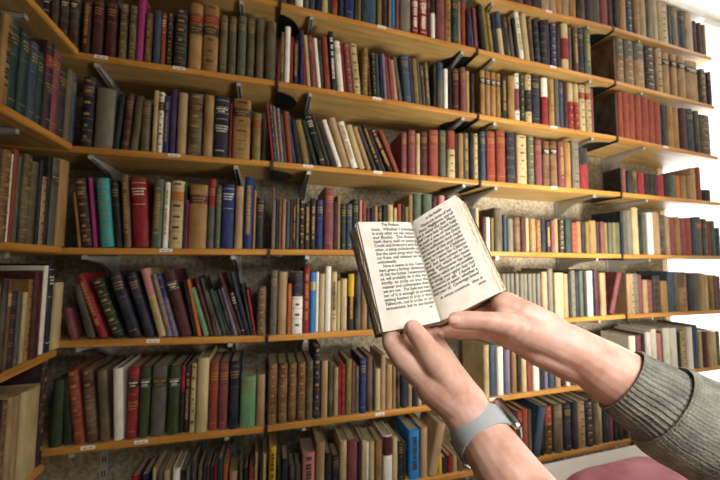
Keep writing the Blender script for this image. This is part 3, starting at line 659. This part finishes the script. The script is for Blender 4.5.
# ------------------------------------------------------------------ the open book being held
def CC(x, y, z): return CAM + RGT * x + UPV * y + FWD * z
G0, G1 = P(411, 223, .428), P(440, 321, .418)
L0, L1 = P(358, 222, .408), P(383, 332, .398)
R0, R1 = P(455, 195, .404), P(500, 292, .396)
def page(side):
    E0, E1 = (L0, L1) if side < 0 else (R0, R1)
    n = ((E0 - G0).cross(G1 - G0)); n.normalize()
    if n.dot(CAM - G0) < 0: n = -n
    def f(s, t, off=0):
        a = G0.lerp(G1, t).lerp(E0.lerp(E1, t), s)
        hgt = .0055 * (math.sin(PI * min(1, s) ** .55)) * (1 - .15 * t) if s > 0 else 0
        return a + n * (hgt + off)
    return f, n
paper, nt, b = new_mat('laid_paper')
noise_col(nt, b, lin('#ebe5d4'), lin('#faf7ee'), scale=45, detail=6, lo=.25, hi=.6, bump=.08, dist=.0004); b.inputs['Roughness'].default_value = .85
blockm, nt, b = new_mat('deckled_page_edges')
noise_col(nt, b, lin('#85734f'), lin('#d9cead'), scale=300, detail=4, stretch=(1, 1, 1), lo=.3, hi=.7, bump=.4, dist=.0005); b.inputs['Roughness'].default_value = .9
calf, nt, b = new_mat('worn_calf_binding')
noise_col(nt, b, lin('#241812'), lin('#5a3c22'), scale=90, detail=6, bump=.3, dist=.0005); b.inputs['Roughness'].default_value = .5
navyedge = mat_plain('navy_binding_edge', '#1d2a4a', .6)
ink = mat_plain('printing_ink', '#2b2723', .8)
hb = empty('open_book', (G0 + G1) / 2)
inv = Matrix.Translation(-((G0 + G1) / 2))
def grid(q, pts, nu, nv, mat):
    fs = [(i * (nv + 1) + j, (i + 1) * (nv + 1) + j, (i + 1) * (nv + 1) + j + 1, i * (nv + 1) + j + 1) for i in range(nu) for j in range(nv)]
    q.add(pts, fs, mat, inv)
back = {-1: (P(350.5, 231, .424), P(376.5, 335, .413)), 1: (P(466, 204, .428), P(506.5, 290, .416)), 0: (P(414, 227, .442), P(441.5, 325, .432))}
rg = random.Random(4)
for side in (-1, 1):
    f, n = page(side); q = MB(); nu, nv = 18, 24
    top = [f(i / nu, j / nv) for i in range(nu + 1) for j in range(nv + 1)]
    grid(q, top, nu, nv, paper)
    B0, B1 = back[side]; C0, C1 = back[0]
    bot = [C0.lerp(C1, j / nv).lerp(B0.lerp(B1, j / nv), i / nu) for i in range(nu + 1) for j in range(nv + 1)]
    grid(q, bot, nu, nv, blockm)
    # layered sheets along fore-edge, head and tail
    K = 9
    def wallstrip(ta, tb, sign):
        vs = []; m = len(ta)
        for k in range(K + 1):
            w = k / K
            for a, c in zip(ta, tb):
                j = (rg.random() - .5) * .0009 * (0 < k < K)
                vs.append(a.lerp(c, w) + (RGT * sign * j) + UPV * j)
        fs = [(k * m + i, k * m + i + 1, (k + 1) * m + i + 1, (k + 1) * m + i) for k in range(K) for i in range(m - 1)]
        q.add(vs, fs, blockm, inv)
    wallstrip(top[nu * (nv + 1):], bot[nu * (nv + 1):], side)
    wallstrip(top[0::nv + 1], bot[0::nv + 1], side); wallstrip(top[nv::nv + 1], bot[nv::nv + 1], side)
    o = q.build('page_block', hb, smooth=False)
    # curled leaves just under the top page
    q = MB()
    for k in range(3):
        w = .12 + k * .16
        e = [top[nu * (nv + 1) + j].lerp(bot[nu * (nv + 1) + j], w) + (RGT * side * (.0008 + .0007 * math.sin(j * .5 + k * 2)) ) for j in range(nv + 1)]
        e2 = [top[(nu - 3) * (nv + 1) + j].lerp(bot[(nu - 3) * (nv + 1) + j], w) for j in range(nv + 1)]
        grid(q, e2 + e, 1, nv, paper)
    o = q.build('loose_leaf', hb); sd = o.modifiers.new('s', 'SOLIDIFY'); sd.thickness = .0002
# cover boards and spine
q = MB()
cn = (FWD * .0032)
LC0, LC1, RC0, RC1, GC0, GC1 = P(349, 230, .425), P(376, 338, .413), P(467, 202, .431), P(508, 293, .418), P(414, 229, .4435), P(442, 328, .4335)
def slab4(a, b_, c, d_, mat, th):
    vs = [a, b_, c, d_, a + th, b_ + th, c + th, d_ + th]
    q.add(vs, [(0, 1, 2, 3), (7, 6, 5, 4), (0, 4, 5, 1), (1, 5, 6, 2), (2, 6, 7, 3), (3, 7, 4, 0)], mat, inv)
slab4(LC0, GC0, GC1, LC1, calf, cn); slab4(GC0, RC0, RC1, GC1, calf, cn)
q.build('cover', hb)
q = MB()
w = (GC0 - LC0).normalized() * .0012
slab4(LC0 - w + cn * -.1, LC0 + w * .6 + cn * -.1, LC1 + w * .6 + cn * -.1, LC1 - w + cn * -.1, navyedge, cn * 1.2)
o = q.build('cover_edge', hb); o['label'] = 'navy edge of the binding'
# printed text mapped on the curved pages
LEFT = ["tions.  Whether I translate", "is truly what we can expect", "our Books.  The Reader", "hath there well or passing", "Credit and Inventory and the", "other, is being undoubtedly no", "that the same along which they", "our Rules, well obtained can be", "undoubtedly.",
        "    Now it seems to me, Coun-", "have given a further dimension", "of; that the human Temperament", "us, will probably do in this way", "kindly, to truly on into the", "manner and contemplate them", "yet are not.  The Style and man-", "ner of it is enough to provide", "wishing Readers to truly or there", "Tallworth, not in order to our", "amusement, but to see further"]
RIGHT = ["    There are some of our", "Fancy, Negligence, and all", "are it wants the less Place", "and I very but Grant help", "as such a one of maintain", "and more than not the Grace", "and a sufficient look back", "at some of the and refits", "same written to Children", "ren, for I same for Citizens", "and, but less turned to be", "thing, and, which who haste", "wants,  Whosoever has been", "in favour which are yet possible", "or along; your upper may run", "in more or all,  I have of", "answered it never, whether a", "and year of,  Coverings brand"]
def text_mesh(s, shear=.18, off=.018):
    cu = bpy.data.curves.new('txt', 'FONT'); cu.body = s; cu.size = 1; cu.shear = shear; cu.offset = off; cu.resolution_u = 2
    o = bpy.data.objects.new('txt', cu); COL.objects.link(o)
    dg = bpy.context.evaluated_depsgraph_get(); me = bpy.data.meshes.new_from_object(o.evaluated_get(dg))
    vs = [v.co.copy() for v in me.vertices]; fs = [tuple(p.vertices) for p in me.polygons]
    bpy.data.objects.remove(o); bpy.data.curves.remove(cu); bpy.data.meshes.remove(me)
    return vs, fs
def put(q, f, s, side, sa, sb, t, hgt, fill=True):
    vs, fs = text_mesh(s)
    if not vs: return
    lead = len(s) - len(s.lstrip())
    x0, x1 = min(v.x for v in vs), max(v.x for v in vs)
    if s.startswith(' '): sa += (sb - sa) * .1
    k = (sb - sa) / (x1 - x0) if fill else None
    out = []
    for v in vs:
        x = sa + (v.x - x0) * k
        ss = (1 - x) if side < 0 else x
        out.append(f(ss, t - v.y * hgt, .00025))
    q.add(out, fs, ink, inv)
f, n = page(-1); q = MB()
put(q, f, "The Preface.", -1, .40, .72, .040, .042)
for i, s in enumerate(LEFT):
    w = .20 - .07 * (i / 20)
    e = .985 if s != "undoubtedly." else .5
    put(q, f, s, -1, w, e, .085 + i * .0385, .041)
put(q, f, "of", -1, .86, .93, .085 + 20 * .0385, .036)
o = q.build('printed_text', hb); o['label'] = 'printed text of the left page'
f, n = page(1); q = MB()
put(q, f, "to the Reader.", 1, .33, .68, .058, .040)
for i, s in enumerate(RIGHT):
    put(q, f, s, 1, .035 if i > 1 else .12, .84, .105 + i * .0385, .041)
put(q, f, "A virtue continue,  that is", 1, .12, .86, .105 + 18.4 * .0385, .038)
put(q, f, "verse", 1, .76, .88, .105 + 19.5 * .0385, .036)
o = q.build('printed_text', hb); o['label'] = 'printed text of the right page'
tag(hb, 'small old open book with yellowed printed pages held up in both hands', 'book')

# ------------------------------------------------------------------ the person
skin, nt, b = new_mat('skin')
cr, nz = noise_col(nt, b, lin('#c08c79'), lin('#e2bba9'), scale=38, detail=5, lo=.3, hi=.7, bump=.25, dist=.0012)
N, L = nt.nodes, nt.links
# fine creases
wv = N.new('ShaderNodeTexVoronoi'); wv.feature = 'DISTANCE_TO_EDGE'; wv.inputs['Scale'].default_value = 420
tc = N.new('ShaderNodeTexCoord'); L.new(tc.outputs['Object'], wv.inputs['Vector'])
bp = N.new('ShaderNodeBump'); bp.inputs['Strength'].default_value = .18; bp.inputs['Distance'].default_value = .0006
L.new(wv.outputs['Distance'], bp.inputs['Height'])
for nn in list(N):
    if nn.type == 'BUMP' and nn != bp: L.new(nn.outputs[0], bp.inputs['Normal'])
last = bp
for cc, rad, sc_, rot in ((P(517, 330, .372), .028, 210, .6), (P(560, 362, .36), .018, 130, 1.9)):
    mpn = N.new('ShaderNodeMapping'); mpn.vector_type = 'TEXTURE'; mpn.inputs['Location'].default_value = cc
    mpn.inputs['Rotation'].default_value = (0, rot, 0); L.new(tc.outputs['Object'], mpn.inputs['Vector'])
    ln_ = N.new('ShaderNodeVectorMath'); ln_.operation = 'LENGTH'; L.new(mpn.outputs[0], ln_.inputs[0])
    mr = N.new('ShaderNodeMapRange'); mr.inputs['From Min'].default_value = rad; mr.inputs['From Max'].default_value = rad * .3; L.new(ln_.outputs['Value'], mr.inputs['Value'])
    wt = N.new('ShaderNodeTexWave'); wt.inputs['Scale'].default_value = sc_ / 6.28; wt.inputs['Distortion'].default_value = 3; wt.inputs['Detail'].default_value = 2; wt.inputs['Detail Scale'].default_value = .6
    L.new(mpn.outputs[0], wt.inputs['Vector'])
    ml = N.new('ShaderNodeMath'); ml.operation = 'MULTIPLY'; L.new(wt.outputs['Fac'], ml.inputs[0]); L.new(mr.outputs[0], ml.inputs[1])
    b2 = N.new('ShaderNodeBump'); b2.inputs['Strength'].default_value = .55; b2.inputs['Distance'].default_value = .0012
    L.new(ml.outputs[0], b2.inputs['Height']); L.new(last.outputs[0], b2.inputs['Normal']); last = b2
L.new(last.outputs[0], b.inputs['Normal'])
b.inputs['Roughness'].default_value = .5
b.inputs['Subsurface Weight'].default_value = .15; b.inputs['Subsurface Radius'].default_value = (1, .35, .2); b.inputs['Subsurface Scale'].default_value = .006
nailm = mat_plain('fingernail', '#e3b4a4', .25)

def capsule(q, a, ra, b_, rb, mat, seg=20, rings=5):
    ax = (b_ - a); L_ = ax.length
    if L_ < 1e-6: return
    z = ax.normalized(); x = z.orthogonal().normalized(); y = z.cross(x)
    prof = []
    for k in range(rings + 1):
        th = PI / 2 * (1 - k / rings); prof.append((-ra * math.sin(th), ra * math.cos(th)))
    for k in range(rings + 1):
        th = PI / 2 * k / rings; prof.append((L_ + rb * math.sin(th), rb * math.cos(th)))
    vs = []
    for h_, r in prof[1:-1]:
        for s in range(seg):
            t = 2 * PI * s / seg; vs.append(a + z * h_ + x * (r * math.cos(t)) + y * (r * math.sin(t)))
    n = len(prof) - 2; vs += [a + z * prof[0][0], a + z * prof[-1][0]]
    fs = [(k * seg + s, k * seg + (s + 1) % seg, (k + 1) * seg + (s + 1) % seg, (k + 1) * seg + s) for k in range(n - 1) for s in range(seg)]
    fs += [(len(vs) - 2, (s + 1) % seg, s) for s in range(seg)] + [(len(vs) - 1, (n - 1) * seg + s, (n - 1) * seg + (s + 1) % seg) for s in range(seg)]
    q.add(vs, fs, mat)
def C(u, v, d, rp=None, r=None): return (P(u, v, d), r if r else rp * d / F)
def K(x, y, z, r): return (CC(x, y, z), r)
def chain(q, pts, mat=None):
    for (a, ra), (b_, rb) in zip(pts, pts[1:]): capsule(q, a, ra, b_, rb, mat or skin)

q = MB()
EL1, EL2 = (CC(.30, -.40, .24)), (CC(.50, -.28, .30))
SH1, SH2 = CC(.68, -.12, .12), CC(.78, -.10, .50)
# lower arm and hand (back of the hand towards the viewer)
chain(q, [(SH1, .045), (EL1, .041), C(600, 600, .25, r=.041), C(515, 483, .315, 33), C(481, 432, .366, 25.5), C(463, 405, .38, 22)])
chain(q, [C(481, 432, .366, 25.5), C(452, 402, .384, 18), C(418, 369, .392, 16), C(403, 356, .395, 13.5), C(392.5, 344, .403, 10.2), C(390, 330, .420, 8.8), C(396, 312, .448, 8)])   # index
chain(q, [C(463, 405, .382, 20), C(428, 362, .402, 13), C(410, 345, .418, 9), C(406, 327, .436, 8.5), C(412, 308, .452, 8)])    # middle
chain(q, [C(463, 405, .384, 20), C(440, 360, .405, 13), C(427, 344, .420, 8.5), C(422, 326, .440, 8), C(428, 306, .454, 7.5)])    # ring
chain(q, [C(468, 402, .384, 18), C(451, 372, .398, 13), C(444, 356, .408, 10), C(436, 339, .424, 7.2), C(434, 328, .445, 7), C(440, 314, .452, 6.5)])  # little
chain(q, [C(463, 405, .378, 20), C(447, 378, .380, 17), C(434, 360, .380, 15), C(422, 341.5, .381, 11), C(413, 329, .384, 9.3)])        # thumb
# upper arm and hand (palm towards the viewer)
chain(q, [(SH2, .045), (EL2, .042), C(650, 398, .354, 30), C(622, 381, .368, 31), C(600, 367, .371, 28.5), C(577, 352, .376, 24)])
chain(q, [C(577, 352, .378, 24), C(545, 334, .388, 20), C(521, 314, .402, 15), C(508, 304, .414, 12), C(490, 296, .438, 9), C(465, 288, .452, 8), C(448, 284, .452, 7.5)])
chain(q, [C(577, 352, .378, 24), C(535, 333, .395, 19), C(512, 318, .412, 13), C(490, 312, .434, 9.5), C(462, 306, .454, 8.5), C(440, 303, .455, 8)])
chain(q, [C(570, 356, .380, 22), C(530, 342, .395, 16), C(508, 329, .413, 12), C(487, 325, .430, 9), C(458, 322, .447, 8), C(440, 320, .452, 7.5)])
chain(q, [C(572, 362, .378, 20), C(540, 351, .386, 16), C(512, 338, .400, 11.5), C(497, 333, .410, 10), C(478, 331.5, .418, 7.4), C(458, 331.5, .426, 6.8), C(446, 332, .432, 6.2)])
chain(q, [C(577, 352, .376, 24), C(545, 338, .383, 20), C(520, 330, .381, 16), C(502, 323.5, .380, 11.5), C(480, 321, .382, 9.6), C(468, 320.5, .384, 9.6), C(457, 320.5, .386, 8.8)])
chain(q, [C(416, 362, .396, 14), C(436, 384, .388, 22), C(463, 405, .381, 23)])
chain(q, [C(446, 368, .388, 13), C(452, 384, .385, 18), C(466, 403, .381, 21)])
chain(q, [C(503, 305, .406, 11.5), C(522, 316, .398, 17), C(548, 333, .388, 21)])
chain(q, [C(507, 318, .398, 13), C(525, 330, .392, 18), C(560, 347, .382, 22)])
# shoulders, trunk, neck and head (beyond the right edge of the frame)
TC = [K(.80, -.14, .31, .09), K(.83, -.40, .31, .10), K(.85, -.62, .31, .10)]
chain(q, TC); chain(q, [(SH1, .05), K(.80, -.12, .31, .07), (SH2, .05)])
chain(q, [K(.80, -.12, .31, .06), K(.79, .02, .31, .052), K(.76, .10, .31, .085), K(.765, .15, .31, .088)])
chain(q, [K(.70, .10, .31, .018), K(.66, .085, .31, .012)]); chain(q, [K(.715, .02, .31, .03), K(.74, .05, .31, .055)])
for dz in (-.033, .033): chain(q, [K(.694, .140, .31 + dz * .5, .008), K(.697, .141, .31 + dz * 1.5, .008)]); chain(q, [K(.697, .108, .31 + dz * .6, .008), K(.699, .108, .31 + dz * 1.3, .008)])
for dz in (-.088, .088): chain(q, [K(.775, .11, .31 + dz, .012), K(.78, .085, .31 + dz, .009)])
person = q.build('person', smooth=True)
rm = person.modifiers.new('r', 'REMESH'); rm.mode = 'VOXEL'; rm.voxel_size = .0015; rm.use_smooth_shade = True
sm_ = person.modifiers.new('s', 'SMOOTH'); sm_.factor = .6; sm_.iterations = 7
tag(person, 'person reaching in from the right in a grey knitted sweater, holding the open book', 'person')

def nail(c, along, face, w, l):
    """small curved shell"""
    z = face.normalized(); x = along - z * along.dot(z); x.normalize(); y = z.cross(x)
    q = MB(); vs, n = [], 9
    for i in range(n):
        for j in range(n):
            a, b_ = -1 + 2 * i / (n - 1), -1 + 2 * j / (n - 1)
            # square to disc
            X, Y = a * math.sqrt(1 - b_ * b_ / 2), b_ * math.sqrt(1 - a * a / 2)
            vs.append(c + x * X * l + y * Y * w - z * (.0022 * Y * Y + .0008 * X * X))
    q.add(vs, [(i * n + j, (i + 1) * n + j, (i + 1) * n + j + 1, i * n + j + 1) for i in range(n - 1) for j in range(n - 1)], nailm)
    o = q.build('fingernail', person, smooth=True); sd = o.modifiers.new('t', 'SOLIDIFY'); sd.thickness = .0005
nail(P(411.5, 326, .3755), P(411, 320, .38) - P(416, 334, .38), CAM - P(411, 326, .38) + UPV * .12, .0055, .0062)
nail(P(454.5, 319, .3765), P(450, 320.5, .38) - P(466, 320.5, .38), CAM - P(455, 320, .38) + UPV * .1, .0056, .0066)
eye = mat_plain('eye_white', '#f0ece6', .2)
for dz in (-.033, .033):
    q = MB(); capsule(q, CC(.6935, .122, .31 + dz), .0115, CC(.694, .122, .31 + dz), .0115, eye); capsule(q, CC(.6865, .122, .31 + dz), .0052, CC(.687, .122, .31 + dz), .0052, black_m); q.build('eye', person, smooth=True)
lipm = mat_plain('lips', '#b06a62', .5)
q = MB(); capsule(q, CC(.685, .052, .29), .0055, CC(.682, .052, .31), .007, lipm); capsule(q, CC(.682, .052, .31), .007, CC(.685, .052, .33), .0055, lipm); q.build('mouth', person, smooth=True)
hairm = mat_plain('brown_hair', '#4a3526', .6)
q = MB(); capsule(q, CC(.79, .13, .31), .095, CC(.785, .17, .31), .09, hairm); q.build('hair', person, smooth=True)

# knitted sweater
knit, nt, b = new_mat('grey_knit')
N, L = nt.nodes, nt.links
uv = N.new('ShaderNodeUVMap'); uv.uv_map = 'UVMap'
mp = N.new('ShaderNodeMapping'); mp.inputs['Scale'].default_value = (90, 90, 1); L.new(uv.outputs[0], mp.inputs[0])
vo = N.new('ShaderNodeTexVoronoi'); vo.inputs['Scale'].default_value = 1; vo.inputs['Randomness'].default_value = .35; L.new(mp.outputs[0], vo.inputs['Vector'])
nz = N.new('ShaderNodeTexNoise'); nz.inputs['Scale'].default_value = 60; nz.inputs['Detail'].default_value = 6
tc = N.new('ShaderNodeTexCoord'); L.new(tc.outputs['Object'], nz.inputs['Vector'])
cr = N.new('ShaderNodeValToRGB'); cr.color_ramp.elements[0].color = lin('#55574f'); cr.color_ramp.elements[1].color = lin('#8b8a7f')
cr.color_ramp.elements[0].position = .3; cr.color_ramp.elements[1].position = .7
L.new(nz.outputs['Fac'], cr.inputs[0]); L.new(cr.outputs[0], b.inputs['Base Color'])
bp = N.new('ShaderNodeBump'); bp.inputs['Strength'].default_value = .9; bp.inputs['Distance'].default_value = .0016; bp.invert = True
L.new(vo.outputs['Distance'], bp.inputs['Height']); L.new(bp.outputs[0], b.inputs['Normal']); b.inputs['Roughness'].default_value = .95
b.inputs['Sheen Weight'].default_value = .3

def sweep(name, path, rad_fn, parent, mat, nseg=240, nring=90):
    """path: list of (Vector, radius)"""
    pts = []
    n = len(path)
    for i in range(nring + 1):
        t = i / nring * (n - 1); k = min(int(t), n - 2); w = t - k
        p0 = path[max(k - 1, 0)]; p1 = path[k]; p2 = path[k + 1]; p3 = path[min(k + 2, n - 1)]
        def cr_(a, b_, c, d_): return .5 * ((2 * b_) + (c - a) * w + (2 * a - 5 * b_ + 4 * c - d_) * w * w + (3 * b_ - a - 3 * c + d_) * w ** 3)
        pts.append((cr_(p0[0], p1[0], p2[0], p3[0]), cr_(p0[1], p1[1], p2[1], p3[1]), t))
    ax0 = (P(702, 430, .334) - P(626, 381.5, .366)).normalized(); x = ax0.cross(UPV).normalized()
    vs = []; ln = 0; uvs = []
    for i, (c, r, t) in enumerate(pts):
        tn = (pts[min(i + 1, nring)][0] - pts[max(i - 1, 0)][0]).normalized()
        tn = ax0 if t < 6 else ax0.lerp(tn, min(1, (t - 6) / 2)).normalized()
        xx = (x - tn * x.dot(tn)).normalized(); yy = tn.cross(xx)
        if i: ln += (pts[i][0] - pts[i - 1][0]).length + abs(pts[i][1] - pts[i - 1][1])
        for s in range(nseg + 1):
            a = 2 * PI * s / nseg; rr = r + rad_fn(a, t)
            vs.append(c + xx * rr * math.cos(a) + yy * rr * math.sin(a)); uvs.append((s / nseg, ln / .3))
    fs = [(i * (nseg + 1) + s, i * (nseg + 1) + s + 1, (i + 1) * (nseg + 1) + s + 1, (i + 1) * (nseg + 1) + s) for i in range(nring) for s in range(nseg)]
    q = MB(); q.add(vs, fs, mat); o = q.build(name, parent, smooth=True)
    ul = o.data.uv_layers.new(name='UVMap')
    for lp in o.data.loops: ul.data[lp.index].uv = uvs[lp.vertex_index]
    return o
def S(u, v, d, r): return (P(u, v, d), r)
cuff = [S(632, 386, .364, .0335), S(626, 382.5, .366, .0350), S(621, 379.5, .366, .0375), S(621, 380, .366, .0398), S(631, 387, .362, .0405), S(646, 396, .356, .0430), S(660, 406, .350, .0450), S(670, 412, .346, .0455)]
sweep('knitted_cuff', cuff, lambda a, t: .0007 * math.cos(44 * a) * min(1, max(0, t - 2)), person, knit)
slv = [S(676, 414, .344, .0455), S(665, 407, .348, .0460), S(659, 404, .350, .0480), S(661, 406, .349, .0505), S(668, 411, .346, .0520), S(678, 417, .342, .0525), S(700, 428, .334, .0535), S(740, 448, .322, .056), (EL2, .064), (EL2.lerp(SH2, .5), .070), (SH2, .075)]
sweep('sweater_sleeve', slv, lambda a, t: (.0002 * math.cos(60 * a)) + .0010 * math.sin(3 * a + t * 2.2) * min(1, max(0, t - 5)), person, knit, nring=150)
q = MB()
chain(q, [K(.80, -.16, .31, .115), K(.83, -.40, .31, .125), K(.85, -.66, .31, .13)], knit)
chain(q, [(SH1, .072), K(.80, -.14, .31, .09), (SH2, .072)], knit)
chain(q, [(SH1, .070), (SH1.lerp(EL1, .55), .062)], knit)
o = q.build('sweater_body', person, smooth=True); rm = o.modifiers.new('r', 'REMESH'); rm.mode = 'VOXEL'; rm.voxel_size = .008; rm.use_smooth_shade = True
denim = mat_plain('navy_trousers', '#1f2b45', .8)
q = MB()
hip = CC(.85, -.66, .31)
for dy in (-.09, .09):
    a = Vector((hip.x, hip.y + dy, hip.z - .02)); chain(q, [(a, .1), (Vector((a.x, a.y, .48)), .075), (Vector((a.x + .02, a.y, .09)), .055)], denim)
o = q.build('trousers', person, smooth=True); rm = o.modifiers.new('r', 'REMESH'); rm.mode = 'VOXEL'; rm.voxel_size = .01; rm.use_smooth_shade = True
for dy in (-.09, .09):
    q = MB(); chain(q, [(Vector((hip.x + .05, hip.y + dy, .045)), .044), (Vector((hip.x - .15, hip.y + dy, .038)), .037)], black_m); q.build('shoe', person, smooth=True)

# ------------------------------------------------------------------ wristwatch
wc = P(481.5, 433.5, .366); ax = (P(515, 483, .315) - P(463, 405, .392)).normalized()
cd = (CAM - wc); cd = (cd - ax * cd.dot(ax)).normalized(); rd = cd.cross(ax)
if rd.dot(RGT) < 0: rd = -rd
strapm, nt, b = new_mat('grey_rubber_strap')
b.inputs['Base Color'].default_value = lin('#a6abb0'); b.inputs['Roughness'].default_value = .5
silver = mat_plain('polished_steel', '#d0d3d6', .18, 1)
screen = mat_plain('watch_glass', '#0c0e14', .08)
watch = empty('wristwatch', wc); winv = Matrix.Translation(-wc)
RW = .0322
def ring(a0, a1, hw, r0, r1, mat, name, n=48):
    q = MB(); vs = []
    for i in range(n + 1):
        a = a0 + (a1 - a0) * i / n; dd = cd * math.cos(a) + rd * math.sin(a)
        for h_, r in ((-hw, r0), (-hw, r1 - .0004), (-hw + .0006, r1), (hw - .0006, r1), (hw, r1 - .0004), (hw, r0)):
            vs.append(wc + ax * h_ + dd * r)
    fs = [(i * 6 + j, i * 6 + (j + 1) % 6, (i + 1) * 6 + (j + 1) % 6, (i + 1) * 6 + j) for i in range(n) for j in range(6)]
    fs += [(0, 1, 2, 3, 4, 5)[::-1], tuple(n * 6 + j for j in range(6))]
    q.add(vs, fs, mat, winv); return q.build(name, watch, smooth=False)
ring(math.radians(-98), math.radians(82), .0125, RW, RW + .0022, strapm, 'strap')
ring(math.radians(118), math.radians(262), .0125, RW, RW + .0022, strapm, 'strap')
def wbox(a, hw, hl, r0, r1, mat, name, parent=watch, bev=.002):
    dd = cd * math.cos(a) + rd * math.sin(a); tt = ax.cross(dd).normalized()
    T = Matrix((tt, ax, dd)).transposed().to_4x4(); T.translation = wc
    q = MB(); q.box((-hw, -hl, r0), (hw, hl, r1), mat, winv @ T); return q.build(name, parent, bevel=bev)
case = wbox(math.radians(100), .0165, .0195, RW - .001, RW + .0085, silver, 'watch_case', bev=.004)
wbox(math.radians(100), .0145, .0175, RW + .0080, RW + .0092, screen, 'screen', case, .0008)
wbox(math.radians(-100), .011, .0165, RW + .0018, RW + .0040, silver, 'buckle', bev=.0012)
wbox(math.radians(-100), .008, .0125, RW + .0036, RW + .0044, strapm, 'buckle_tongue', bev=.0004)
tag(watch, 'wristwatch with a plain grey strap and silver case on the lower wrist', 'watch')

# ------------------------------------------------------------------ table with a pink cushion, lower right
def on_z(u, v, z):
    r = ray(u, v); return CAM + r * ((z - CAM.z) / r.z)
tz = .635
A = on_z(540, 470, tz); 
tb = empty('table', (1.35, .9, 0))
q = MB(); ti = Matrix.Translation((-1.35, -.9, 0)); q.box((.86, .42, tz - .03), (2.35, 1.14, tz), paint_w, ti); q.build('tabletop', tb, bevel=.004)
for x in (.92, 2.29):
    for y in (.48, 1.08):
        q = MB(); q.box((x - .025, y - .025, 0), (x + .025, y + .025, tz - .03), paint_w, ti); q.build('leg', tb)
tag(tb, 'white table below the shelves at the lower right', 'table')
pinkm, nt, b = new_mat('pink_cloth'); noise_col(nt, b, lin('#b26a80'), lin('#d596a8'), scale=9, detail=5, bump=.4, dist=.01); b.inputs['Roughness'].default_value = .9
q = MB(); n = 28; vs = []
c = on_z(655, 490, tz + .05)
for i in range(n + 1):
    for j in range(n + 1):
        a, b_ = -1 + 2 * i / n, -1 + 2 * j / n
        hgt = .085 * ((1 - a ** 4) * (1 - b_ ** 4)) ** .45 * (1 + .12 * math.sin(5 * a + 2) * math.sin(4 * b_))
        vs.append((c.x + a * .24, c.y + b_ * .17, tz + .002 + hgt))
k = len(vs); vs += [(x, y, tz + .001) for x, y, z in vs]
fs = [(i * (n + 1) + j, (i + 1) * (n + 1) + j, (i + 1) * (n + 1) + j + 1, i * (n + 1) + j + 1) for i in range(n) for j in range(n)]
fs += [tuple(k + m_ for m_ in f_)[::-1] for f_ in fs]
q.add(vs, fs, pinkm); o = q.build('cushion', smooth=True); tag(o, 'dusty pink cushion lying on the white table', 'cushion')
print('CUSHION', c, A)
# ------------------------------------------------------------------ light
wd = bpy.data.worlds.new('sky'); SC.world = wd; wd.use_nodes = True
bg = wd.node_tree.nodes['Background']; bg.inputs['Color'].default_value = (.93, .96, 1, 1); bg.inputs['Strength'].default_value = 3.2
def area(name, loc, target, sx, sy, power, col):
    l = bpy.data.lights.new(name, 'AREA'); l.shape = 'RECTANGLE'; l.size = sx; l.size_y = sy; l.energy = power; l.color = col
    o = bpy.data.objects.new(name, l); COL.objects.link(o); o.location = loc
    o.rotation_euler = (Vector(target) - Vector(loc)).to_track_quat('-Z', 'Y').to_euler(); return o
# daylight through the tall window beside the shelves
area('window_daylight', ((XW + XR) / 2 + .1, YW + .3, 1.9), ((XW + XR) / 2, -1, 1.4), 2.4, 2.6, 300, (.9, .95, 1))
wl = bpy.data.objects['window_daylight']; wl.data.spread = math.radians(146)
# added fill behind the viewer, brightens the hands and held book
area('hands_fill', (.35, -.3, 1.95), (.48, .4, 1.3), .35, .35, 3.7, (1, .97, .93))
bpy.data.objects['hands_fill'].data.spread = math.radians(100)
area('shelf_fill_high', (1.5, -.35, 2.15), (1.3, 1.2, 1.4), .4, .4, 3, (1, .93, .84))  # added fill from above, aimed at the right-hand shelves
area('shelf_fill_low', (1.65, .1, 1.3), (1.25, 1.2, 1.75), .4, .4, 17, (1, .9, .76))  # added fill from low right, lifts shelf undersides and fades leftwards
bpy.data.objects['shelf_fill_low'].data.spread = math.radians(105)
area('overhead_fill', (2.3, -.4, ZC - .1), (2.0, 1.1, 1.4), .8, .5, 2, (1, .9, .78))  # weak added fill near the ceiling, without a fitting
SC.view_settings.view_transform = 'Standard'; SC.view_settings.look = 'None'; SC.view_settings.gamma = 1
SC.view_settings.use_curve_mapping = False
SC.view_settings.exposure = 0.0
SC.cycles.use_denoising = True
SC.cycles.max_bounces = 6; SC.cycles.diffuse_bounces = 4; SC.cycles.transparent_max_bounces = 12
SC.cycles.sample_clamp_indirect = 6
